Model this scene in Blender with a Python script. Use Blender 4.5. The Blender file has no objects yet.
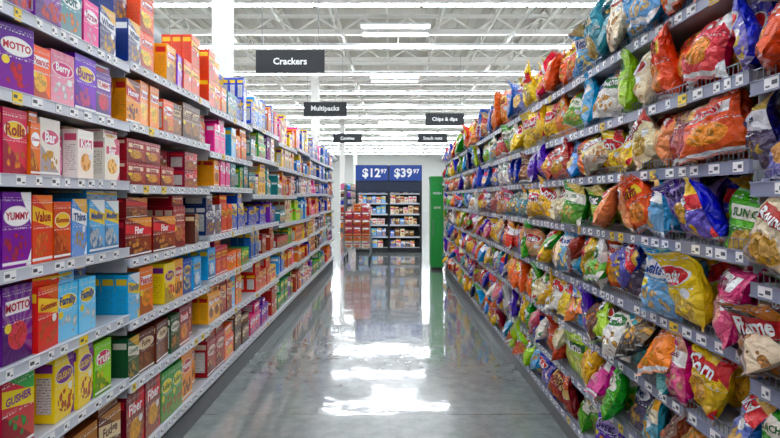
import bpy, math, random, colorsys
import numpy as np
from mathutils import Matrix, Vector
random.seed(11); np.random.seed(11)
R=random.random; U=random.uniform
scene=bpy.context.scene
scene.view_settings.view_transform='Standard'
scene.view_settings.look='None'
scene.view_settings.exposure=0.0

def lin(h):
    if isinstance(h,(tuple,list)): return tuple(h)[:3]
    h=h.lstrip('#'); o=[]
    for i in (0,2,4):
        c=int(h[i:i+2],16)/255
        o.append(c/12.92 if c<=0.04045 else ((c+0.055)/1.055)**2.4)
    return tuple(o)

# ---------------- node helpers
class NB:
    def __init__(s,name):
        s.mat=bpy.data.materials.new(name); s.mat.use_nodes=True
        s.nt=s.mat.node_tree; s.b=s.nt.nodes['Principled BSDF']
    def n(s,t,**k):
        nd=s.nt.nodes.new(t)
        for a,b in k.items(): setattr(nd,a,b)
        return nd
    def put(s,sock,v):
        if hasattr(v,'is_output'): s.nt.links.new(v,sock)
        else:
            if sock.type=='RGBA' and len(v)==3: v=(*v,1)
            sock.default_value=v
    def m(s,op,a,b=0.0,c=0.0):
        nd=s.n('ShaderNodeMath',operation=op)
        s.put(nd.inputs[0],a); s.put(nd.inputs[1],b); s.put(nd.inputs[2],c)
        return nd.outputs[0]
    def mix(s,f,a,b,bt='MIX'):
        nd=s.n('ShaderNodeMix',data_type='RGBA',blend_type=bt)
        s.put(nd.inputs[0],f); s.put(nd.inputs[6],a); s.put(nd.inputs[7],b)
        return nd.outputs[2]
    def attr(s,name,o='Color'):
        nd=s.n('ShaderNodeAttribute'); nd.attribute_name=name
        return nd.outputs[o]
    def noise(s,vec,scale,detail=3,rough=.5):
        nd=s.n('ShaderNodeTexNoise'); 
        if vec is not None: s.put(nd.inputs['Vector'],vec)
        nd.inputs['Scale'].default_value=scale; nd.inputs['Detail'].default_value=detail
        nd.inputs['Roughness'].default_value=rough
        return nd.outputs['Fac']
    def obj(s): return s.n('ShaderNodeTexCoord').outputs['Object']
    def bump(s,h,st,dist=.01):
        nd=s.n('ShaderNodeBump'); s.put(nd.inputs['Height'],h)
        nd.inputs['Strength'].default_value=st; nd.inputs['Distance'].default_value=dist
        s.nt.links.new(nd.outputs[0],s.b.inputs['Normal'])

def simple(name,col,rough=.5,metal=0,var=.06,scale=6,coat=0):
    k=NB(name); c=lin(col)
    f=k.noise(k.obj(),scale,4)
    k.put(k.b.inputs['Base Color'],k.mix(f,tuple(x*(1-var) for x in c),tuple(min(1,x*(1+var)) for x in c)))
    k.b.inputs['Roughness'].default_value=rough; k.b.inputs['Metallic'].default_value=metal
    k.b.inputs['Coat Weight'].default_value=coat
    return k.mat
def emis(name,col,st):
    k=NB(name); k.b.inputs['Base Color'].default_value=(.9,.9,.9,1)
    k.b.inputs['Emission Color'].default_value=(*lin(col),1); k.b.inputs['Emission Strength'].default_value=st
    return k.mat

def pack_mat(name,bag):
    k=NB(name)
    uv=k.n('ShaderNodeUVMap'); uv.uv_map='UVMap'
    sp=k.n('ShaderNodeSeparateXYZ'); k.nt.links.new(uv.outputs[0],sp.inputs[0])
    u,v=sp.outputs[0],sp.outputs[1]
    c1,c2,c3=k.attr('c1'),k.attr('c2'),k.attr('c3'); r=k.attr('rnd','Fac')
    lt=lambda a,b:k.m('LESS_THAN',a,b)
    gt=lambda a,b:k.m('GREATER_THAN',a,b)
    mu=lambda a,b:k.m('MULTIPLY',a,b)
    front=lt(u,1.5)
    side=mu(gt(u,1.5),lt(u,3.5))
    r2=k.m('FRACT',mu(r,17.3)); r3=k.m('FRACT',mu(r,41.7))
    def ell(cx,cy,a,b):
        x=k.m('DIVIDE',k.m('SUBTRACT',u,cx),a); y=k.m('DIVIDE',k.m('SUBTRACT',v,cy),b)
        return k.m('ADD',mu(x,x),mu(y,y))
    l1=lt(r,.4); l2=mu(gt(r,.4),lt(r,.72)); l3=gt(r,.72)
    vor=k.n('ShaderNodeTexVoronoi'); vor.inputs['Scale'].default_value=8.0 if bag else 6.5
    add=k.n('ShaderNodeVectorMath',operation='ADD'); k.nt.links.new(uv.outputs[0],add.inputs[0])
    cmb=k.n('ShaderNodeCombineXYZ'); k.put(cmb.inputs[0],mu(r,37.)); k.put(cmb.inputs[1],mu(r,91.))
    k.nt.links.new(cmb.outputs[0],add.inputs[1]); k.nt.links.new(add.outputs[0],vor.inputs['Vector'])
    dist=vor.outputs['Distance']
    blob=lt(dist,.5)
    shade=k.mix(mu(dist,1.15),c3,(.04,.02,.01))
    col=c1
    dark=k.mix(1.0,c1,(.35,.3,.4),'MULTIPLY')
    lite=k.mix(.35,c1,(.95,.8,.5))
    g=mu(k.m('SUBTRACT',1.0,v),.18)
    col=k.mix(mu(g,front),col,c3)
    ang=k.m('ARCTAN2',k.m('SUBTRACT',v,.3),k.m('SUBTRACT',u,.5))
    rays=gt(k.m('SINE',mu(ang,16.)),.1)
    col=k.mix(mu(mu(mu(front,rays),gt(r2,.6)),.4),col,lite)
    dz=mu(mu(front,lt(r3,.4)),lt(k.m('ADD',v,mu(u,.5)),.55))
    col=k.mix(mu(dz,.8),col,dark)
    swv=k.m('SUBTRACT',u,k.m('MULTIPLY',k.m('SINE',mu(v,4.)),.25))
    col=k.mix(mu(mu(front,gt(r3,.75)),gt(swv,.8)),col,c2)
    sw=mu(mu(l2,front),gt(k.m('ADD',v,mu(u,.35)),1.02))
    col=k.mix(sw,col,c3)
    pc=ell(k.m('ADD',.35,mu(r2,.3)),.27,.42,.18)
    pm=mu(mu(front,blob),lt(pc,1.))
    col=k.mix(mu(pm,k.m('SUBTRACT',1.,l3)),col,shade)
    e3=ell(.5,.34,.32,.19)
    col=k.mix(mu(mu(mu(front,l3),lt(e3,1.)),.8),col,c3)
    col=k.mix(mu(mu(mu(front,l3),lt(e3,.85)),blob),col,shade)
    e=ell(.5,.68,.42,.125)
    col=k.mix(mu(mu(front,l1),lt(e,1.2)),col,(.85,.85,.82))
    col=k.mix(mu(mu(front,l1),lt(e,1.)),col,c2)
    bd=lt(k.m('ABSOLUTE',k.m('SUBTRACT',k.m('ADD',v,mu(u,.12)),.74)),.11)
    col=k.mix(mu(mu(front,l2),bd),col,c2)
    bd2=mu(lt(k.m('ABSOLUTE',k.m('SUBTRACT',u,.5)),.40),lt(k.m('ABSOLUTE',k.m('SUBTRACT',v,.72)),.09))
    col=k.mix(mu(mu(front,l3),bd2),col,c2)
    bg=ell(k.m('ADD',.18,mu(gt(r3,.5),.62)),.46,.11,.065)
    col=k.mix(mu(mu(front,gt(r2,.45)),lt(bg,1.)),col,k.mix(gt(r3,.5),(.9,.7,.03),(.85,.85,.85)))
    col=k.mix(mu(mu(front,lt(r2,.4)),mu(lt(v,.075),gt(v,.035))),col,(.85,.85,.82))
    w=k.n('ShaderNodeTexNoise'); w.inputs['Scale'].default_value=26; k.nt.links.new(add.outputs[0],w.inputs['Vector'])
    sm=mu(gt(w.outputs['Fac'],.52),gt(k.m('SINE',mu(v,150.)),.1))
    smf=mu(mu(front,sm),mu(lt(v,.55),gt(v,.5)))
    smf2=mu(mu(front,sm),mu(lt(v,.93),gt(v,.87)))
    col=k.mix(k.m('MAXIMUM',smf,smf2),col,(.8,.8,.78))
    if bag:
        cr=k.m('MAXIMUM',gt(v,.965),lt(v,.035))
        col=k.mix(mu(mu(cr,lt(u,3.5)),.3),col,(.75,.75,.76))
        ob=k.obj()
        n1=k.noise(ob,14,5,.6)
        n2=k.n('ShaderNodeTexVoronoi'); n2.feature='DISTANCE_TO_EDGE'; n2.inputs['Scale'].default_value=19
        ad2=k.n('ShaderNodeVectorMath',operation='ADD'); k.put(ad2.inputs[0],ob)
        nz=k.n('ShaderNodeTexNoise'); nz.inputs['Scale'].default_value=9; k.put(nz.inputs['Vector'],ob)
        sc=k.n('ShaderNodeVectorMath',operation='SCALE'); k.nt.links.new(nz.outputs['Color'],sc.inputs[0]); sc.inputs['Scale'].default_value=.12
        k.nt.links.new(sc.outputs[0],ad2.inputs[1]); k.put(n2.inputs['Vector'],ad2.outputs[0])
        h=k.m('ADD',n1,mu(k.m('MINIMUM',n2.outputs[0],.35),.9))
        k.bump(h,1.0,.034)
        k.b.inputs['Roughness'].default_value=.24
        k.b.inputs['Specular IOR Level'].default_value=.6
    else:
        us=k.m('SUBTRACT',u,2.5)
        panel=mu(mu(side,lt(k.m('ABSOLUTE',us),.34)),lt(k.m('ABSOLUTE',k.m('SUBTRACT',v,.42)),.28))
        col=k.mix(mu(panel,lt(r,.35)),col,(.75,.75,.72))
        col=k.mix(mu(panel,mu(sm,.8)),col,(.05,.05,.05))
        tops=mu(side,lt(k.m('ABSOLUTE',k.m('SUBTRACT',v,.84)),.07))
        col=k.mix(mu(tops,lt(k.m('ABSOLUTE',us),.4)),col,c2)
        k.b.inputs['Roughness'].default_value=.33
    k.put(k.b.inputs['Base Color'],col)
    return k.mat

# ---------------- accumulator
class Acc:
    def __init__(s,name,mat,parent=None,smooth=False,attrs=False):
        s.name=name;s.mat=mat;s.parent=parent;s.smooth=smooth;s.attrs=attrs
        s.V=[];s.L=[];s.S=[];s.UV=[];s.C=[[],[],[]];s.Rn=[];s.nv=0
    def add(s,V,L,S,UV=None,c=None,rnd=.5):
        V=np.asarray(V,dtype=np.float32); L=np.asarray(L,dtype=np.int32)
        s.V.append(V); s.L.append(L+s.nv); s.S.append(np.asarray(S,dtype=np.int32)); s.nv+=len(V)
        if s.attrs:
            n=len(L)
            s.UV.append(np.asarray(UV,dtype=np.float32) if UV is not None else np.full((n,2),9.,dtype=np.float32))
            for i in range(3):
                s.C[i].append(np.tile(np.array([*c[i],1],dtype=np.float32),(n,1)))
            s.Rn.append(np.full(n,rnd,dtype=np.float32))
    def box(s,x0,x1,y0,y1,z0,z1):
        V=[(x0,y0,z0),(x1,y0,z0),(x1,y1,z0),(x0,y1,z0),(x0,y0,z1),(x1,y0,z1),(x1,y1,z1),(x0,y1,z1)]
        s.add(V,BL,[4]*6)
    def beam(s,p,q,w,h=None):
        h=h or w; p=Vector(p);q=Vector(q);d=(q-p).normalized()
        up=Vector((0,0,1)) if abs(d.z)<.95 else Vector((0,1,0))
        a=d.cross(up).normalized()*w/2; b=a.cross(d).normalized()*h/2
        V=[p-a-b,p+a-b,q+a-b,q-a-b,p-a+b,p+a+b,q+a+b,q-a+b]
        s.add([tuple(v) for v in V],BL,[4]*6)
    def build(s):
        if not s.V: return None
        V=np.concatenate(s.V);L=np.concatenate(s.L);S=np.concatenate(s.S)
        me=bpy.data.meshes.new(s.name)
        me.vertices.add(len(V)); me.vertices.foreach_set('co',V.ravel())
        me.loops.add(len(L)); me.loops.foreach_set('vertex_index',L)
        me.polygons.add(len(S)); st=np.concatenate([[0],np.cumsum(S)[:-1]]).astype(np.int32)
        me.polygons.foreach_set('loop_start',st)
        try: me.polygons.foreach_set('loop_total',S)
        except Exception: pass
        me.update(calc_edges=True)
        me.polygons.foreach_set('use_smooth',np.full(len(S),s.smooth,dtype=bool))
        if s.attrs:
            uvl=me.uv_layers.new(name='UVMap'); uvl.data.foreach_set('uv',np.concatenate(s.UV).ravel())
            for i,nm in enumerate(('c1','c2','c3')):
                a=me.attributes.new(nm,'FLOAT_COLOR','CORNER'); a.data.foreach_set('color',np.concatenate(s.C[i]).ravel())
            a=me.attributes.new('rnd','FLOAT','CORNER'); a.data.foreach_set('value',np.concatenate(s.Rn))
        me.materials.append(s.mat)
        ob=bpy.data.objects.new(s.name,me); scene.collection.objects.link(ob)
        if s.parent: ob.parent=s.parent
        return ob
BL=[0,1,5,4, 1,2,6,5, 2,3,7,6, 3,0,4,7, 4,5,6,7, 3,2,1,0]
sq=[(0,0),(1,0),(1,1),(0,1)]
BUV=np.array([(a,b) for a,b in sq]+[(a+2,b) for a,b in sq]+[(a+5,b) for a,b in sq]+[(a+2,b) for a,b in sq]+[(a+5,b) for a,b in sq]*2,dtype=np.float32)
def empty(name):
    e=bpy.data.objects.new(name,None); scene.collection.objects.link(e); return e

# ---------------- text
_tc={}
def text_geo(word):
    if word in _tc: return _tc[word]
    cu=bpy.data.curves.new('t','FONT'); cu.body=word; cu.align_x='CENTER'; cu.align_y='CENTER'
    cu.resolution_u=2; cu.offset=.03
    ob=bpy.data.objects.new('t',cu); scene.collection.objects.link(ob)
    bpy.context.view_layer.update()
    dg=bpy.context.evaluated_depsgraph_get()
    me=ob.evaluated_get(dg).to_mesh()
    V=np.zeros(len(me.vertices)*3,dtype=np.float32); me.vertices.foreach_get('co',V); V=V.reshape(-1,3)[:,:2]
    L=np.zeros(len(me.loops),dtype=np.int32); me.loops.foreach_get('vertex_index',L)
    S=np.zeros(len(me.polygons),dtype=np.int32); me.polygons.foreach_get('loop_total',S)
    V=V-(V.max(0)+V.min(0))/2
    V=V/((V[:,0].max()-V[:,0].min())/2)
    bpy.data.objects.remove(ob); bpy.data.curves.remove(cu)
    _tc[word]=(V,L,S); return _tc[word]
def flat_text(acc,word,cx,y,cz,width,facing='-y'):
    V,L,S=text_geo(word)
    X=V[:,0]*width/2; Z=V[:,1]*width/2
    acc.add(np.stack([cx+X,np.full(len(X),y),cz+Z],1),L,S)

# ---------------- materials
M_box=pack_mat('printed_cardboard',False)
M_bag=pack_mat('foil_bag_print',True)
M_white=simple('white_shelf_enamel','#e6e8ea',.35)
M_deck=simple('shelf_deck_grey','#b4b8be',.4)
M_back=simple('back_panel_grey','#66696d',.5)
M_rail=simple('price_rail_white','#ccd0d9',.3)
M_railr=simple('price_rail_grey','#868ca4',.3)
M_kick=simple('kickplate_dark','#3b3f44',.4)
M_tag=simple('paper_tag','#fafafa',.5,var=.02)
M_ytag=simple('yellow_tag','#f6d21a',.5,var=.02)
M_ink=simple('tag_ink','#50555c',.5)
M_wire=simple('grey_wire','#8b9097',.3,.6)
M_black=simple('black_steel','#16181a',.4)
M_sign=simple('sign_charcoal','#26292c',.6)
M_wtext=simple('sign_white_lettering','#f4f5f5',.5,var=.01)
M_blue=simple('sign_blue','#0b3f96',.4)
M_navy=simple('navy_panel','#10203c',.4)
M_green=simple('green_cabinet_paint','#149a3c',.35)
M_beam=simple('cream_painted_steel','#f4f2ea',.5)

# ---------------- packages
def xf(V,ang,loc):
    c,s_=math.cos(ang),math.sin(ang)
    return np.stack([V[:,0]*c-V[:,1]*s_+loc[0],V[:,0]*s_+V[:,1]*c+loc[1],V[:,2]+loc[2]],1)
def jit(c,r,amt=.035):
    rr=random.Random(r*1e6)
    c=lin(c); h,s,v=colorsys.rgb_to_hsv(*c)
    return colorsys.hsv_to_rgb((h+rr.uniform(-amt,amt)*.5)%1,min(1,s*rr.uniform(1.0,1.15)),min(1,v*rr.uniform(.85,1.25)))
def put_box(acc,w,d,h,loc,ang,pal,text=True,r=None):
    c1,c2,c3,tc,word=pal
    V=np.array([(-w/2,0,0),(w/2,0,0),(w/2,d,0),(-w/2,d,0),(-w/2,0,h),(w/2,0,h),(w/2,d,h),(-w/2,d,h)],dtype=np.float32)
    acc.add(xf(V,ang,loc),BL,[4]*6,BUV,(jit(c1,r),lin(c2),jit(c3,r+.1,.06)),r)
    if text:
        word=word.split('|'); word=word[int(r*97)%len(word)]
        TV,L,S=text_geo(word)
        tw=.40*w; hh=TV[:,1].max()*tw
        if hh>.09*h: tw*= .09*h/hh*1.0
        yy=.68 if r<.72 else .72
        P=np.stack([TV[:,0]*tw,np.full(len(TV),-.0012),TV[:,1]*tw*1.1+yy*h],1)
        t=lin(tc); acc.add(xf(P,ang,loc),L,S,None,(t,t,t),r)

def bag_fun(p,u,v):
    W,H,T=p['W'],p['H'],p['T']
    au=np.abs(u);av=np.abs(v)
    prof=np.clip(1-au**3.0,0,1)**.6*np.clip(1-(av/.93)**3.0,0,1)**.65
    bot=1-.35*v
    t=T/2*prof*bot
    sp=prof**.5
    cr=np.abs(np.sin(p['k1']*.42*u+p['s']*v+p['a1']))+np.abs(np.sin(-p['s']*.8*u+p['k2']*.7*v+p['a2']))+.7*np.abs(np.sin(p['k1']*.8*u-p['k2']*v*.8+p['a3']))
    wr=-.0085*cr*sp+.009*np.sin(p['k1']*1.3*u+p['a1']+1.5*v)*av**2*sp
    x=u*W/2*(1-.07*(1-v*v))+.008*np.sin(5*v+p['a1'])*au
    z=v*H/2*(1-.05*(1-u*u)*av)
    edge=.008*np.sin(9*u+p['a2'])*(av>.9)
    bend=p['b']*(v**2)*H*.25+p['b2']*np.clip(v-.35,0,1)**2*H*.8+p['tw']*u*v*W*.3
    return x,-t-wr*(prof>0)+edge+bend-.009*sp,t*.9+edge+bend-wr*.5,z
def put_bag(acc,W,H,T,loc,ang,lean,roll,pal,n=(10,12),text=True,r=.5):
    c1,c2,c3,tc,word=pal
    p=dict(W=W,H=H,T=T,k1=U(7,12),k2=U(5,9),s=U(-4,4),a1=U(0,6),a2=U(0,6),a3=U(0,6),b=U(-.25,.3),b2=U(-.7,.9),tw=U(-.5,.5))
    nu,nv=n
    uu=np.linspace(-1,1,nu+1); vv=np.linspace(-1,1,nv+1)
    uu=np.sign(uu)*np.abs(uu)**.85
    vv=np.sign(vv)*np.abs(vv)**.85
    Ug,Vg=np.meshgrid(uu,vv); Ug=Ug.ravel();Vg=Vg.ravel()
    x,yf,yb,z=bag_fun(p,Ug,Vg)
    F=np.stack([x,yf,z],1);B=np.stack([x,yb+.0012,z],1)
    i=np.arange(nu);j=np.arange(nv);I,J=np.meshgrid(i,j);a=(J*(nu+1)+I).ravel()
    q=np.stack([a,a+1,a+nu+2,a+nu+1],1)
    N=len(F); qb=q[:,::-1]+N
    uvf=np.stack([(Ug+1)/2,(Vg+1)/2],1); uvb=uvf+np.array([2,0])
    allV=np.concatenate([F,B]); uvall=np.concatenate([uvf,uvb])
    L=np.concatenate([q.ravel(),qb.ravel()])
    cl,sl=math.cos(lean),math.sin(lean);cr,sr=math.cos(roll),math.sin(roll)
    def tr(P):
        X=P[:,0]*cr-P[:,2]*sr; Z=P[:,0]*sr+P[:,2]*cr; Y=P[:,1]
        Y2=Y*cl+Z*sl; Z2=-Y*sl+Z*cl
        return np.stack([X,Y2,Z2],1)
    P=tr(allV); dz=-P[:,2].min(); P[:,2]+=dz
    acc.add(xf(P,ang,loc),L,[4]*(len(L)//4),uvall[L],(jit(c1,r),lin(c2),jit(c3,r+.1,.05)),r)
    if text:
        word=word.split('|'); word=word[int(r*97)%len(word)]
        TV,TL,TS=text_geo(word)
        tw=.62
        yy=.36 if r<.72 else .44
        tu=TV[:,0]*tw; tv=TV[:,1]*tw*W/H*1.15+yy
        x,yf,yb,z=bag_fun(p,tu,tv)
        Q=tr(np.stack([x,yf-.0045,z],1)); Q[:,2]+=dz
        t=lin(tc); acc.add(xf(Q,ang,loc),TL,TS,None,(t,t,t),r)
    return P[:,2].max()

BP={ # boxes
 'purple':('#5f129a','#ffffff','#e03a6a','#c21f3a','YUMMY|MOTTO|Fruits'),
 'violet':('#8038c4','#f7d23a','#e85aa0','#7c1f80','Fruity|Tropic|Burst'),
 'red':('#d60e1a','#f6c915','#f08a1a','#b0101a','Gummies|NUTTY|Rolls|Value'),
 'crimson':('#b00a22','#f0d9c0','#e0904a','#8a0d1c','Granola|Special|Cherry'),
 'dkred':('#8c0816','#e02030','#e6b04a','#ffffff','Chewy|Fiber|Snack'),
 'orange':('#f86a04','#ffffff','#ffc02a','#c8141f','ZEST|Cheese|Peanut'),
 'amber':('#f9a008','#d21f26','#8a4a18','#ffffff','Honey|Maize|Grahams'),
 'yellow':('#fdd510','#7a1f9a','#e8363a','#f7d21c','GUSHY|Tangy'),
 'gush':('#d8182a','#f7e21c','#38a83a','#7a1f9a','GUSHER'),
 'pink':('#f22a94','#ffffff','#f7a0c0','#b01f6a','Swirl|POP|Straw'),
 'ltpink':('#f48ab8','#d81f7a','#ffffff','#ffffff','Berry|Frosty'),
 'white':('#f6f1e8','#e0567a','#f2a23a','#ffffff','Kids|Bar|Simple'),
 'cream':('#f2dfb8','#b5281f','#c9873a','#ffffff','Oat Bar|Baker'),
 'ltblue':('#3fb0ee','#f7d21c','#f0f6fa','#1a4fa0','Medley|Family'),
 'blue':('#0a4cc4','#f5c81a','#e7d7a0','#0d3f86','Crisps|Rice|Saltine'),
 'navy':('#0c2a74','#e8e8e8','#d8a050','#12306e','Wheat|Club'),
 'sky':('#1484e6','#ffffff','#f2c25a','#0d3f86','Thins|Treats'),
 'green':('#1fa62c','#f7e21c','#e8363a','#1f6a2a','Rollers|Apple'),
 'dkgreen':('#0c5328','#e9e2d4','#c98b3a','#14532b','Nature|Crunchy'),
 'teal':('#048c96','#ffffff','#f2a23a','#0d5f66','Bites|Soft'),
 'brown':('#5b2a10','#e9d2a4','#a8622a','#5b2d14','Cocoa|Fudge'),
 'lime':('#86d014','#d81f5a','#f7e21c','#ffffff','Fruit|Sour'),
 'case':('#c8000f','#ffffff','#d8101c','#c90f1c','Snack'),
 'casey':('#f0a010','#c90f1c','#c8000f','#c90f1c','Snack'),
}
ROWN=['granola_bar_boxes','fruit_snack_boxes','toaster_pastry_boxes','fruit_snack_boxes','breakfast_bar_boxes','cookie_boxes','snack_cake_boxes']
boxacc=[Acc(k,M_box,attrs=True) for k in ROWN]+[Acc('cracker_boxes',M_box,attrs=True)]

XL=-1.29; XR=1.08
LZ=[0.20,0.60,0.91,1.24,1.565,1.85,2.14]
YL0=-2.11; SL=1.22; NL=12
secz=[]
for i in range(NL):
    if i<=3: secz.append(list(LZ))
    else:
        o=[0,U(-.03,.03),U(-.05,.02),U(-.07,0),U(-.05,.02),U(-.04,.03),U(-.02,.04)]
        secz.append([a+b for a,b in zip(LZ,o)])
secz[4]=[.2,.56,.87,1.18,1.55,1.86,2.16]
near={ # from y=1.90 onwards : (pal,w,h,n)
 6:[('purple',.16,.2,2),('teal',.15,.22,1),('pink',.13,.2,1),('navy',.14,.22,2),('orange',.16,.2,2),('amber',.15,.22,1),('violet',.13,.2,1),('red',.15,.2,3),('orange',.14,.2,2),('teal',.15,.2,2),('blue',.14,.2,3)],
 5:[('purple',.15,.24,1),('orange',.12,.2,1),('ltpink',.15,.215,1),('violet',.16,.235,1),('purple',.14,.2,1),('amber',.15,.225,1),('orange',.12,.24,2),('orange',.14,.19,1),('brown',.16,.2,1),('brown',.16,.23,2),('white',.14,.22,1),('pink',.13,.22,2),('ltblue',.14,.24,2),('orange',.15,.2,2)],
 4:[('red',.13,.23,1),('orange',.06,.2,1),('white',.13,.22,1),('ltpink',.1,.17,1),('white',.13,.21,1),('cream',.11,.17,1),('white',.14,.2,1),('crimson',.2,.115,3),('dkred',.2,.115,2),('amber',.14,.2,3),('pink',.13,.2,2),('teal',.15,.2,2)],
 3:[('purple',.15,.26,1),('red',.14,.25,1),('red',.12,.225,1),('sky',.12,.24,1),('ltblue',.14,.235,2),('dkred',.3,.2,2),('crimson',.16,.25,1),('red',.16,.24,1),('brown',.13,.2,1),('navy',.15,.22,2),('red',.14,.22,2),('blue',.15,.22,2)],
 2:[('purple',.165,.265,1),('red',.15,.24,1),('ltblue',.14,.23,2),('blue',.115,.21,1),('ltblue',.13,.235,1),('orange',.16,.25,1),('violet',.15,.23,1),('yellow',.16,.235,1),('amber',.16,.235,1),('blue',.14,.22,1),('ltblue',.16,.22,2),('red',.15,.22,2)],
 1:[('gush',.17,.27,1),('gush',.12,.25,1),('yellow',.14,.26,2),('lime',.14,.24,1),('dkgreen',.13,.22,1),('brown',.2,.22,2),('dkgreen',.14,.22,1),('dkred',.18,.24,2),('amber',.15,.2,2),('crimson',.15,.22,2)],
 0:[('navy',.2,.3,2),('brown',.2,.3,2),('dkred',.2,.3,2),('green',.16,.28,2),('amber',.2,.3,2),('crimson',.2,.26,2)],
}
themes=[
 ['pink','violet','red','yellow','ltblue','orange','white','amber','teal','blue','purple','green','white','sky'],
 ['amber','yellow','blue','red','orange','cream','purple','pink','lime','white'],
 ['blue','sky','navy','blue','red','amber','yellow','pink','white'],
 ['sky','blue','blue','navy','red','teal','ltblue'],
 ['blue','sky','red','navy','orange','blue'],]
lowthemes=['red','crimson','dkred','amber','orange','red','green','purple','yellow','red','blue','brown']
def fill_left(row):
    y=-2.05; q=[]; last=None
    yend=YL0+SL*NL-.03
    used=False
    while y<yend-.1:
        if y>1.45 and not used:
            used=True; q=list(near[row]); y=1.90
        if q: pal,w,h,n=q.pop(0)
        else:
            si=min(NL-1,max(0,int((y-YL0)/SL)))
            if y<1.5: th=['purple','red','violet']
            else:
                t=min(4,max(0,(si-5)*5//7+0)); th=themes[t]
                if row<=2 and R()<.55: th=lowthemes
            pal=random.choice([t for t in th if t!=last]); last=pal
            w=random.choice([U(.07,.12),U(.12,.17),U(.16,.28)]); h=U(.15,.29); n=random.choice([1,1,1,2,3])
            if w>.2: h=U(.12,.2)
            if y<1.5 and y+n*w>1.45: n=1; w=.13
        r=U(0,1); P=BP[pal]
        for f in range(n):
            si=int((y+w/2-YL0)/SL); si=min(NL-1,max(0,si))
            s0=YL0+SL*si+.02; s1=s0+SL-.04
            if y<s0: y=s0
            if y+w>s1: 
                if w<s1-s0 : y=s1+.04
                si+=1
                if si>=NL: return
            acc=boxacc[7] if si>=8 else boxacc[row]
            z=secz[si][row]+.018
            gap=(secz[si][row+1]-secz[si][row]-.045) if row<6 else .42
            hh=min(h*U(.98,1.02),gap)
            st=1
            if hh*2<gap and (R()<.9): st=int(gap//hh)
            if row==6: st=max(1,int(U(.32,.45)//hh))
            d=U(.06,.09) if w<.17 else U(.08,.12)
            sb=.016+(U(0,.015) if R()<.82 else U(.05,.14))
            yaw=U(-.03,.03) if R()<.85 else U(-.2,.2)
            nd=max(1,int((.42-sb)/d)) 
            nd=min(nd,3)
            fy=y+w/2
            if R()<.04 and fy>3: y+=w+.004; continue
            for k in range(nd):
                for s_ in range(st):
                    if s_==st-1 and st>1 and R()<.25: continue
                    yy=yaw if k==0 else U(-.02,.02)
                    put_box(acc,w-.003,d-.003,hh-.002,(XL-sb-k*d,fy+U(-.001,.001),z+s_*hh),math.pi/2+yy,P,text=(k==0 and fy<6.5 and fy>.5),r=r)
            if st==1 and row<6 and gap-hh>.04 and R()<.5:
                put_box(acc,w-.006,hh*.8,min(d,gap-hh-.006),(XL-sb-.01,fy,z+hh),math.pi/2+U(-.1,.1),P,False,r)
            y+=w+U(.001,.005)
        if R()<.15: y+=U(.01,.04)
for row in range(7): fill_left(row)

# ---------------- chip bags
CP={
 'red':('#d60a16','#ffffff','#f2a01e','#c4131c','Nacho|Hot|Cheesy'),
 'maroon':('#8e0c1c','#e0b060','#d86a20','#6a0c14','BBQ|Spicy'),
 'orange':('#f86204','#f7d21c','#f7a92a','#b5241a','Puffs|Cheddar'),
 'peach':('#f49468','#c82a2a','#f2cf8a','#ffffff','Tortilla|Popped'),
 'yellow':('#fdd008','#d8141c','#eeb436','#ffffff','Classic|Corn'),
 'gold':('#eaa006','#5a1a10','#f6dc7a','#ffffff','Corn|Golden'),
 'green':('#2aa01a','#f5f0e0','#d6b04a','#2b6a1e','SUN CHIPS'),
 'lime':('#a0d010','#1f6a2a','#f2e48a','#ffffff','Guac|Lime'),
 'teal':('#0494a8','#f2e9c8','#e6b454','#0b5563','Sea Salt|Ranch'),
 'ltblue':('#30a4ea','#ffffff','#f2d28a','#16489a','Kettle|Salted'),
 'blue':('#0c42bc','#e3222c','#eec060','#ffffff','Ridges|Ruffled'),
 'navy':('#10205e','#d8dbe2','#c99c50','#16245c','Waves|Blue Corn'),
 'purple':('#4420b4','#b8a2e8','#e6a83a','#2c1160','Sweet|Chili'),
 'magenta':('#dc1888','#ffffff','#f2b0a0','#8e1458','Energy|Pretzel'),
 'pink':('#f26a98','#8e1458','#f4d8b0','#ffffff','Popped'),
 'cream':('#f0e2c0','#b5281f','#d6a050','#ffffff','Baked|Rounds'),
 'white':('#f4f4f0','#2c7a3a','#d8a848','#ffffff','Veggie|Cantina'),
 'brown':('#6a3418','#ecd9b0','#b8743a','#4a2410','Smoky|Twists'),
 'black':('#1b1a1c','#c81c24','#e08a2a','#ffffff','Flame|Flamin'),
}
bags=Acc('chip_bags',M_bag,smooth=True,attrs=True)
RZ=[0.15,0.42,0.71,1.01,1.32,1.60,1.87,2.18]
RZn=[0.13,0.36,0.65,0.94,1.23,1.53,1.83,2.14]
YR0=-1.9; SR=.9; NR=15
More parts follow.
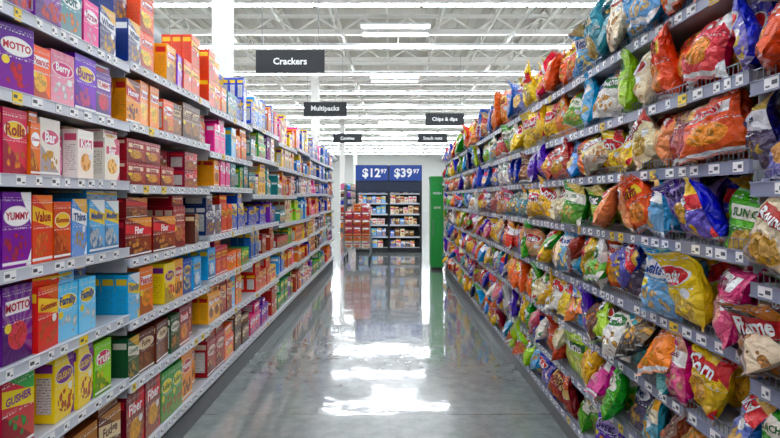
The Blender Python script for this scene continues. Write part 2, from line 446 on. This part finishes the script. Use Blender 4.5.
nb={ # from y=1.12 : (pal,W,n)
 7:[('blue',.2,4),('orange',.2,2),('ltblue',.2,2),('cream',.19,1),('teal',.19,2),('ltblue',.2,1),('orange',.2,3),('red',.19,2),('yellow',.18,3)],
 6:[('red',.2,2),('red',.2,1),('blue',.18,1),('red',.19,1),('orange',.19,2),('cream',.19,1),('lime',.19,1),('white',.19,1),('ltblue',.2,2),('green',.19,1),('orange',.19,2),('yellow',.18,3)],
 5:[('cream',.2,2),('blue',.18,1),('navy',.17,1),('red',.22,1),('maroon',.18,1),('peach',.18,1),('cream',.19,1),('yellow',.19,2),('cream',.19,1),('orange',.19,1),('ltblue',.19,1),('red',.18,3)],
 4:[('red',.2,1),('yellow',.2,1),('cream',.19,1),('green',.21,1),('blue',.16,1),('purple',.22,1),('ltblue',.14,1),('orange',.16,1),('peach',.19,2),('lime',.18,2),('green',.18,2),('cream',.18,2)],
 3:[('teal',.21,2),('black',.21,1),('magenta',.25,1),('yellow',.23,1),('ltblue',.19,2),('navy',.18,1),('red',.18,1),('white',.18,2),('ltblue',.18,3)],
 2:[('red',.2,2),('green',.2,1),('blue',.2,1),('yellow',.2,1),('magenta',.1,1),('teal',.24,2),('white',.2,1),('lime',.2,1),('purple',.22,1),('ltblue',.2,2),('yellow',.2,2),('green',.19,2)],
 1:[('green',.2,2),('blue',.2,2),('lime',.21,1),('teal',.21,2),('navy',.2,1),('green',.2,1),('cream',.2,1),('yellow',.2,1),('lime',.2,2),('red',.2,2),('blue',.2,2)],
 0:[('pink',.2,3),('gold',.21,2),('brown',.2,3),('purple',.2,2),('green',.2,2),('maroon',.2,2),('blue',.2,2)],
}
bt=[['orange','yellow','red','lime','green','white','peach','ltblue'],['red','yellow','orange','blue','maroon','cream','blue','green'],['yellow','red','green','orange','brown','teal','cream','blue','magenta','navy'],['red','yellow','ltblue','navy','purple','white','green','blue','lime'],['blue','green','white','purple','teal','ltblue','red']]
def fill_right(row):
    y=-1.85; used=False; q=[]
    yend=YR0+SR*NR-.1
    while y<yend:
        if y>1.0 and not used: used=True; q=list(nb[row]); y=1.12
        if q: pal,W,n=q.pop(0)
        else:
            th=random.choice(bt)
            pal=random.choice(th); W=U(.17,.26); n=random.choice([1,1,2,2,3])
        P=CP[pal]; r=U(0,1)
        for f in range(n):
            if y>yend: return
            si=min(NR-1,max(0,int((y-YR0)/SR)))
            zs=RZn if si<4 else RZ
            z=zs[row]+.016
            gap=(zs[row+1]-zs[row]-.03) if row<7 else .42
            H=min(U(.26,.34),gap*1.06) if row<7 else U(.28,.38)
            nd=3 if y<5 else 2
            nn=(18,22) if .9<y<3 else ((12,14) if y<5 else ((7,9) if y<8.5 else (5,7)))
            if y<.9: nn=(6,8)
            Wv=W*U(.98,1.2)
            for k in range(nd):
                lean=U(-.28,.4) if k==0 else U(-.05,.2)
                Hk=H*U(.9,1.03)
                T=U(.07,.115)
                x=XR+.045+k*.1+U(-.045,.025)
                yaw=U(-.35,.6); roll=U(-.16,.16) if R()<.62 else U(-.5,.5)
                if row<7 and abs(roll)>.15: Hk*=.9
                put_bag(bags,Wv,Hk,T,(x,y+W/2+U(-.015,.015),z),-math.pi/2-yaw,lean,roll,P,n=nn,text=(k==0 and .8<y<6),r=r)
            if (row==7 and R()<.6) :
                put_bag(bags,W*1.1,.3,.1,(XR+.17,y+W/2,z+.2),-math.pi/2-U(-.5,.5),U(.7,1.2),U(-.4,.4),P,n=nn,text=False,r=r)
            elif row<4 and R()<.33 and y>1.3:
                P2=CP[random.choice(list(CP))]
                put_bag(bags,W*1.1,.28,.09,(XR+.03,y+W/2,z+.03),-math.pi/2-U(-.2,.7),U(.3,.7),U(-1.1,1.1),P2,n=nn,text=y<6,r=U(0,1))
            y+=W*.92
        if R()<.1: y+=U(.01,.04)
for row in range(8): fill_right(row)
for a in boxacc: a.build()
bags.build()

# ---------------- gondolas
def gondola(name,side):
    e=empty(name)
    A={}
    def acc(n,m):
        if n not in A: A[n]=Acc(n,m,e)
        return A[n]
    if side=='L':
        x0=XL; sg=-1; Y0,S,N=YL0,SL,NL; zz=secz; D=.48
    else:
        x0=XR; sg=1; Y0,S,N=YR0,SR,NR; zz=[RZn if i<4 else RZ for i in range(N)]; D=.48
    def bx(a,xa,xb,ya,yb,za,zb):
        p,q=x0+sg*xa,x0+sg*xb
        a.box(min(p,q),max(p,q),ya,yb,za,zb)
    rail=acc('price_rails',M_rail if side=='L' else M_railr)
    deck=acc('shelf_decks',M_deck); up=acc('uprights',M_white if side=='L' else M_deck)
    bp=acc('back_panels',M_back); kk=acc('kickplates',M_kick); tg=acc('price_tags',M_tag); ik=acc('tag_print',M_ink)
    yt=acc('promo_tags',M_ytag)
    br=acc('brackets',M_deck)
    yA,yB=Y0,Y0+S*N
    bx(bp,D+.0,D+.03,yA,yB,.0,2.32)
    bx(kk,.02,.04,yA,yB,0,.13)
    if side=='R': 
        wf=acc('wire_fences',M_wire)
    for i in range(N):
        a,b=Y0+S*i,Y0+S*(i+1)
        bx(up,D-.02,D+.0,a-.012,a+.012,0,2.36)
        for j,z in enumerate(zz[i]):
            bx(deck,.012,D,a+.004,b-.004,z-.012 if j else z-.05,z+.015)
            bx(rail,0,.012,a+.003,b-.003,z-.024,z+.018)
            bx(rail,-.004,.0,a+.003,b-.003,z-.026,z-.021)
            bx(rail,-.004,.0,a+.003,b-.003,z+.014,z+.018)
            if j:
                for yy in (a+.012,b-.012):
                    bx(br,.02,D,yy-.002,yy+.002,z-.05,z-.012)
            y=a+.03
            while y<b-.08:
                w=random.choice([.035,.05,.06])
                if R()<.07: bx(yt,-.003,-.0005,y,y+w,z-.03,z+.013)
                else: bx(tg,-.003,-.0005,y,y+w,z-.019,z+.013)
                bx(ik,-.0036,-.003,y+.004,y+w*.45,z-.008,z+.004)
                bx(ik,-.0036,-.003,y+w*.6,y+w*.9,z-.014,z-.009)
                y+=w+U(.02,.09)
            if side=='R' and (j>=1):
                zt=z+.018; hf=.036
                bx(wf,.004,.008,a+.01,b-.01,zt+hf-.003,zt+hf)
                yy=a+.012
                stp=.026 if b<6 else .052
                while yy<b-.01:
                    bx(wf,.005,.0072,yy,yy+.002,zt-.005,zt+hf)
                    yy+=stp
    bx(up,D-.02,D,yB-.012,yB+.012,0,2.36)
    bx(acc('end_panel',M_navy if side=='L' else M_deck),.3,D+.03,yB+.012,yB+.03,0,2.3)
    bx(acc('top_cap',M_white),D-.02,D+.05,yA,yB,2.32,2.36)
    for v in A.values(): v.build()
    return e
gondola('supermarket_gondola_shelving','L')
gondola('supermarket_gondola_shelving','R')

# ---------------- floor
k=NB('polished_concrete')
ob=k.obj()
n1=k.noise(ob,.7,6,.6); n2=k.noise(ob,9,6,.65)
rp=k.n('ShaderNodeValToRGB'); rp.color_ramp.elements[0].position=.32; rp.color_ramp.elements[1].position=.68
rp.color_ramp.elements[0].color=(*lin('#66716f'),1); rp.color_ramp.elements[1].color=(*lin('#9fa5a2'),1)
k.put(rp.inputs[0],k.m('ADD',k.m('MULTIPLY',n1,.5),k.m('MULTIPLY',n2,.5)))
sp=k.n('ShaderNodeSeparateXYZ'); k.nt.links.new(ob,sp.inputs[0])
def joint(s_,per,o):
    f=k.m('FRACT',k.m('DIVIDE',k.m('ADD',s_,o),per)); return k.m('LESS_THAN',f,.008/per)
j=k.m('MAXIMUM',joint(sp.outputs[1],4.6,100*4.6-3.9),joint(sp.outputs[0],4.6,100*4.6+2.2))
k.put(k.b.inputs['Base Color'],k.mix(j,rp.outputs[0],lin('#4a4f50')))
k.b.inputs['Roughness'].default_value=.22
k.b.inputs['Coat Weight'].default_value=1.0; k.b.inputs['Coat Roughness'].default_value=.055; k.b.inputs['Coat IOR'].default_value=1.65
bn=k.n('ShaderNodeBump'); bn.inputs['Strength'].default_value=.25; bn.inputs['Distance'].default_value=.01
k.put(bn.inputs['Height'],k.noise(ob,3.2,3,.5)); k.nt.links.new(bn.outputs[0],k.b.inputs['Coat Normal'])
k.nt.links.new(bn.outputs[0],k.b.inputs['Normal'])
M_floor=k.mat
fl=Acc('floor',M_floor); fl.box(-12,14,-14,60,-.1,0); fl.build()
M_wall=simple('painted_wall','#dcdcd6',.6,var=.03)
for nm,b in (('wall_back',(-12,14,60,60.2,0,7.2)),('wall_left',(-12.2,-12,-14,60,0,7.2)),('wall_right',(14,14.2,-14,60,0,7.2)),('wall_front',(-12,14,-14.2,-14,0,7.2))):
    a=Acc(nm,M_wall); a.box(*b); a.build()
# ---------------- ceiling
ZC=7.1
M_roof=simple('roof_deck_cream','#cbc8bc',.6,var=.05)
M_joist=simple('joist_steel_grey','#e4e2d8',.5)
ce=Acc('ceiling',M_roof); ce.box(-12,14,-14,60,ZC,ZC+.1)
x=-12
while x<14:
    ce.box(x,min(x+.09,14),-14,60,ZC-.05,ZC); x+=.3
ce.build()
tr_=Acc('ceiling_trusses',M_beam)
yb=-12.4
while yb<58:
    z0,z1=6.25,6.75
    tr_.box(-11.9,13.9,yb-.07,yb+.07,z0,z0+.08); tr_.box(-11.9,13.9,yb-.07,yb+.07,z1,z1+.08)
    x=-11.9; s_=0
    while x<13.2:
        a_,b_=(z0+.09,z1) if s_==0 else (z1,z0+.09)
        tr_.beam((x,yb,a_),(x+.65,yb,b_),.05); s_^=1; x+=.65
    tr_.box(-11.9,13.9,yb+1.76,yb+1.84,6.8,6.95)
    yb+=3.6
tr_.build()
tr_=Acc('ceiling_joists',M_joist)
x=-11
while x<13.8:
    tr_.box(x-.035,x+.035,-13.9,59.9,6.98,7.04)
    tr_.box(x-.03,x+.03,-13.9,59.9,6.60,6.65)
    y=-2; s_=0
    while y<50:
        a_,b_=(6.64,6.98) if s_==0 else (6.98,6.64)
        tr_.beam((x,y,a_),(x,y+.45,b_),.03); s_^=1; y+=.45
    x+=1.55
tr_.build()
pp=Acc('sprinkler_pipes',M_joist)
for x in (-6.6,-4.6,-1.4,3.4,7.5,-8):
    pp.beam((x,-13.8,6.12),(x,59.8,6.12),.07)
y=4.9
while y<58:
    pp.beam((-11.8,y,6.08),(13.8,y,6.08),.05)
    x=-10
    while x<13: pp.beam((x,y,6.08),(x,y,5.9),.03); x+=3
    y+=7.2
pp.build()
du=Acc('air_duct',simple('galvanised_duct','#c4c6c6',.4))
for (dx,) in ((5.3,),(-6.0,)):
    n=20;V=[]
    for yy in (-13.5,59.5):
        for i in range(n): V.append((dx+.3*math.cos(i*2*math.pi/n),yy,5.55+.3*math.sin(i*2*math.pi/n)))
    L=[];S=[]
    for i in range(n): L+=[i,(i+1)%n,(i+1)%n+n,i+n]; S.append(4)
    du.add(V,L,S)
    yy=-12
    while yy<59:
        du.box(dx-.33,dx+.33,yy,yy+.04,5.53,5.57); du.beam((dx-.31,yy,5.55),(dx-.31,yy,6.2),.015); du.beam((dx+.31,yy,5.55),(dx+.31,yy,6.2),.015)
        yy+=2.4
du.build()
# ---------------- lights
M_led=emis('led_diffuser','#eef5ff',34)
M_ceilglow=emis('added_ceiling_glow','#eef5ff',11)  # added glow above the LED rows, only to brighten the ceiling
M_bay=emis('high_bay_diffuser','#f4f8ff',8)
M_house=simple('fixture_housing','#f0f0ee',.4)
yy=-12.4; 
while yy<58:
    e=empty('linear_led_light_row')
    l=Acc('diffusers',M_led,e); h=Acc('housing',M_house,e); u_=Acc('added_glow_strips',M_ceilglow,e)
    x=-11.4
    while x<12.0:
        l.box(x,x+2.36,yy-.06,yy+.06,5.87,5.9)
        u_.box(x+.05,x+2.3,yy-.04,yy+.04,5.981,5.99)  # added glowing strip on top of the housing, fill for the ceiling
        h.beam((x+.4,yy,5.98),(x+.4,yy,6.245),.012); h.beam((x+1.9,yy,5.98),(x+1.9,yy,6.245),.012)
        x+=2.42
    h.box(-11.5,12.9,yy-.075,yy+.075,5.9,5.98)
    l.build();h.build();u_.build()
    yy+=3.6
yy=-10.2
while yy<58:
    fx=.1
    e=empty('high_bay_light_fixture')
    l=Acc('diffusers',M_bay,e); h=Acc('housing',M_house,e)
    for o in (-.38,.38):
        l.box(fx-.92,fx+.92,yy+o-.14,yy+o+.14,6.185,6.2)
        h.box(fx-.96,fx+.96,yy+o-.18,yy+o+.18,6.2,6.25)
    for xx in (-.8,.8):
        h.beam((fx+xx,yy-.38,6.27),(fx+xx,yy+.38,6.27),.03)
        h.beam((fx+xx,yy,6.27),(fx+xx,yy,ZC-.06),.012)
    l.build();h.build()
    yy+=6.5
# ---------------- columns
for i,(cx,cy) in enumerate([(-3.0,10),(-3.0,22),(-3.0,34),(9,10),(9,22),(-3,46),(9,34)]):
    c=Acc('steel_column',M_beam); c.box(cx-.15,cx+.15,cy-.15,cy+.15,0,6.98); c.box(cx-.22,cx+.22,cy-.22,cy+.22,0,.02)
    c.box(cx-.2,cx+.2,cy-.2,cy+.2,6.2,6.3); c.build()
# ---------------- signs
for w,cx,cy,cz in (('Crackers',-1.81,10,3.93),('Multipacks',-1.9,16,4.03),('Cookies',-1.9,24,4.05),('Chips & dips',1.67,17.8,3.98),('Snack nuts',1.7,23.5,4.0)):
    e=empty('aisle_hanging_sign')
    b=Acc('board',M_sign,e); b.box(cx-.61,cx+.61,cy,cy+.03,cz-.2,cz+.2); b.build()
    t=Acc('lettering',M_wtext,e); flat_text(t,w,cx,cy-.004,cz,.6 if len(w)<9 else .8); t.build()
    t=Acc('cables',M_wire,e)
    for o in (-.5,.5): t.beam((cx+o,cy+.015,cz+.2),(cx+o,cy+.015,6.04),.008)
    t.build()

# ---------------- promotional endcap
e=empty('promotional_endcap_display')
ex0,ex1,ey=-.98,.80,15.6
fr=Acc('frame',M_black,e); mid=(ex0+ex1)/2
for x in (ex0,mid,ex1): fr.box(x-.03,x+.03,ey,ey+.6,0,2.4)
fr.box(ex0,ex1,ey+.55,ey+.6,0,2.4); fr.box(ex0,ex1,ey,ey+.6,0,.12)
zs=[.12,.42,.75,1.05,1.35,1.62]
for z in zs[1:]: fr.box(ex0,ex1,ey+.03,ey+.56,z-.02,z)
fr.build()
hd=Acc('header_panels',M_blue,e)
hd.box(ex0-.02,mid-.02,ey-.03,ey+.0,1.98,2.41); hd.box(mid+.02,ex1+.02,ey-.03,ey,1.98,2.41); hd.build()
hd=Acc('subheader_panel',M_navy,e); hd.box(ex0,ex1,ey-.02,ey+.02,1.66,1.96); hd.build()
t=Acc('price_lettering',M_wtext,e)
flat_text(t,'$12',mid-.48,ey-.036,2.18,.5); flat_text(t,'97',mid-.14,ey-.036,2.24,.17)
flat_text(t,'$39',mid+.40,ey-.036,2.18,.5); flat_text(t,'97',mid+.76,ey-.036,2.24,.17)
t.build()
rl=Acc('shelf_rails',M_rail,e)
for z in zs: rl.box(ex0+.03,ex1-.03,ey+.01,ey+.03,z-.025,z+.012)
rl.build()
ea=Acc('endcap_boxes',M_box,e,attrs=True)
for zi,z in enumerate(zs):
    x=ex0+.05
    while x<ex1-.2:
        w=U(.1,.16); pal=random.choice(['white','sky','white','navy','cream','brown'] if x>mid else ['ltblue','ltblue','sky','white','blue'])
        if x<mid-.03<x+w+.03: x=mid+.04
        put_box(ea,w-.015,.3,U(.16,.23),(x+w/2,ey+.04,z+.013),0,BP[pal],False,U(0,1))
        x+=w
ea.build()

# ---------------- green cabinet
e=empty('green_display_cabinet')
g=Acc('body',M_green,e); g.box(.81,1.07,11.7,12.2,.06,1.92); g.box(.80,1.08,11.69,12.21,1.9,1.95); g.box(.83,1.05,11.685,11.7,.15,1.82); g.build()
g=Acc('plinth',M_black,e); g.box(.83,1.05,11.72,12.18,0,.06); g.build()
g=Acc('lettering',M_wtext,e); flat_text(g,'FRESH',.94,11.68,1.6,.17); flat_text(g,'SAVE',.94,11.68,1.3,.14); g.build()
g=Acc('handle',M_wire,e); g.box(.85,.862,11.66,11.675,.7,1.05); g.build()

# ---------------- stock cart with cases
e=empty('shopping_cart')
cx0,cx1,cy0,cy1=-1.14,-.5,13.2,14.0
w=Acc('wire_basket',M_wire,e)
for z in (.3,.45,.6):
    w.beam((cx0,cy0,z),(cx1,cy0,z),.012); w.beam((cx0,cy1,z),(cx1,cy1,z),.014)
    w.beam((cx0,cy0,z),(cx0,cy1,z),.014); w.beam((cx1,cy0,z),(cx1,cy1,z),.014)
for i in range(12):
    x=cx0+(cx1-cx0)*i/11
    w.beam((x,cy0,.3),(x,cy0,.6),.006); w.beam((x,cy0,.3),(x,cy1,.3),.008); w.beam((x,cy1,.3),(x,cy1,.6),.008)
for i in range(14):
    y=cy0+(cy1-cy0)*i/13
    for x in (cx0,cx1): w.beam((x,y,.3),(x,y,.6),.008)
for x in (cx0+.01,cx1-.01):
    w.beam((x,cy0,.12),(x,cy0,.95),.025); w.beam((x,cy0,.14),(x,cy1,.14),.025); w.beam((x,cy1,.12),(x,cy1,.3),.025)
w.build()
w=Acc('wheels',M_black,e)
for x in (cx0+.03,cx1-.03):
    for y in (cy0,cy1):
        n=16; V=[];
        for s_ in (-.02,.02):
            for i in range(n): V.append((x+s_,y+.065*math.cos(i*2*math.pi/n),.065+.065*math.sin(i*2*math.pi/n)))
        L=[];S=[]
        for i in range(n): L+= [i,(i+1)%n,(i+1)%n+n,i+n]; S.append(4)
        L+=list(range(n))[::-1]+list(range(n,2*n)); S+=[n,n]
        w.add(V,L,S)
w.build()
cb=Acc('snack_cases',M_box,e,attrs=True)
for zi in range(6):
    z=.315+zi*.175
    for xi in range(3):
        if zi==5 and xi==0: continue
        for yi in range(2):
            pal=['white','casey','case','case','case','case'][zi] if R()<.85 else random.choice(['case','casey'])
            put_box(cb,.18,.35,.17,(cx0+.12+xi*.2,cy0+.03+yi*.37,z),U(-.02,.02),BP[pal],False,random.choice([.15,.33,.8,.9]))
cb.build()

# ---------------- distant gondolas
for (xa,xb,ya,yb_) in ((-.6,.4,16.4,30),(-4.2,-3.4,17,30),(2.5,3.4,15.5,30),(-2.4,-1.9,26,40)):
    e=empty('distant_gondola_shelving')
    b=Acc('frame',M_back,e); b.box(xa+.3 if xb-xa>.7 else xa+.2,xb-.3 if xb-xa>.7 else xb-.2,ya,yb_,0,2.1); 
    b.box(xa,xb,ya,yb_,0,.12)
    for z in (.5,.85,1.2,1.55,1.9): b.box(xa,xb,ya,yb_,z-.02,z)
    b.build()
    a=Acc('shelf_goods',M_box,e,attrs=True)
    dd=.2 if xb-xa>.7 else .15
    for z in (.12,.5,.85,1.2,1.55,1.9):
        for sd in (0,1):
            y=ya+.05
            while y<yb_-.3:
                w=U(.15,.3); pal=random.choice(list(BP))
                put_box(a,w-.01,dd,U(.2,.3),((xb-.02) if sd else (xa+.02),y+w/2,z+.003),math.pi/2 if sd else -math.pi/2,BP[pal],False,U(0,1)); y+=w
    a.build()

# ---------------- world + camera
wd=bpy.data.worlds.new('World'); scene.world=wd; wd.use_nodes=True
wd.node_tree.nodes['Background'].inputs[0].default_value=(.8,.85,.9,1)
cam=bpy.data.cameras.new('camera'); co=bpy.data.objects.new('camera',cam); scene.collection.objects.link(co)
co.location=(0,0,1.5); co.rotation_euler=(math.pi/2,0,0)
cam.sensor_width=36; cam.lens=563/780*36; cam.shift_x=-2/780; cam.shift_y=-21/780
cam.clip_end=200; cam.clip_start=.05
scene.camera=co
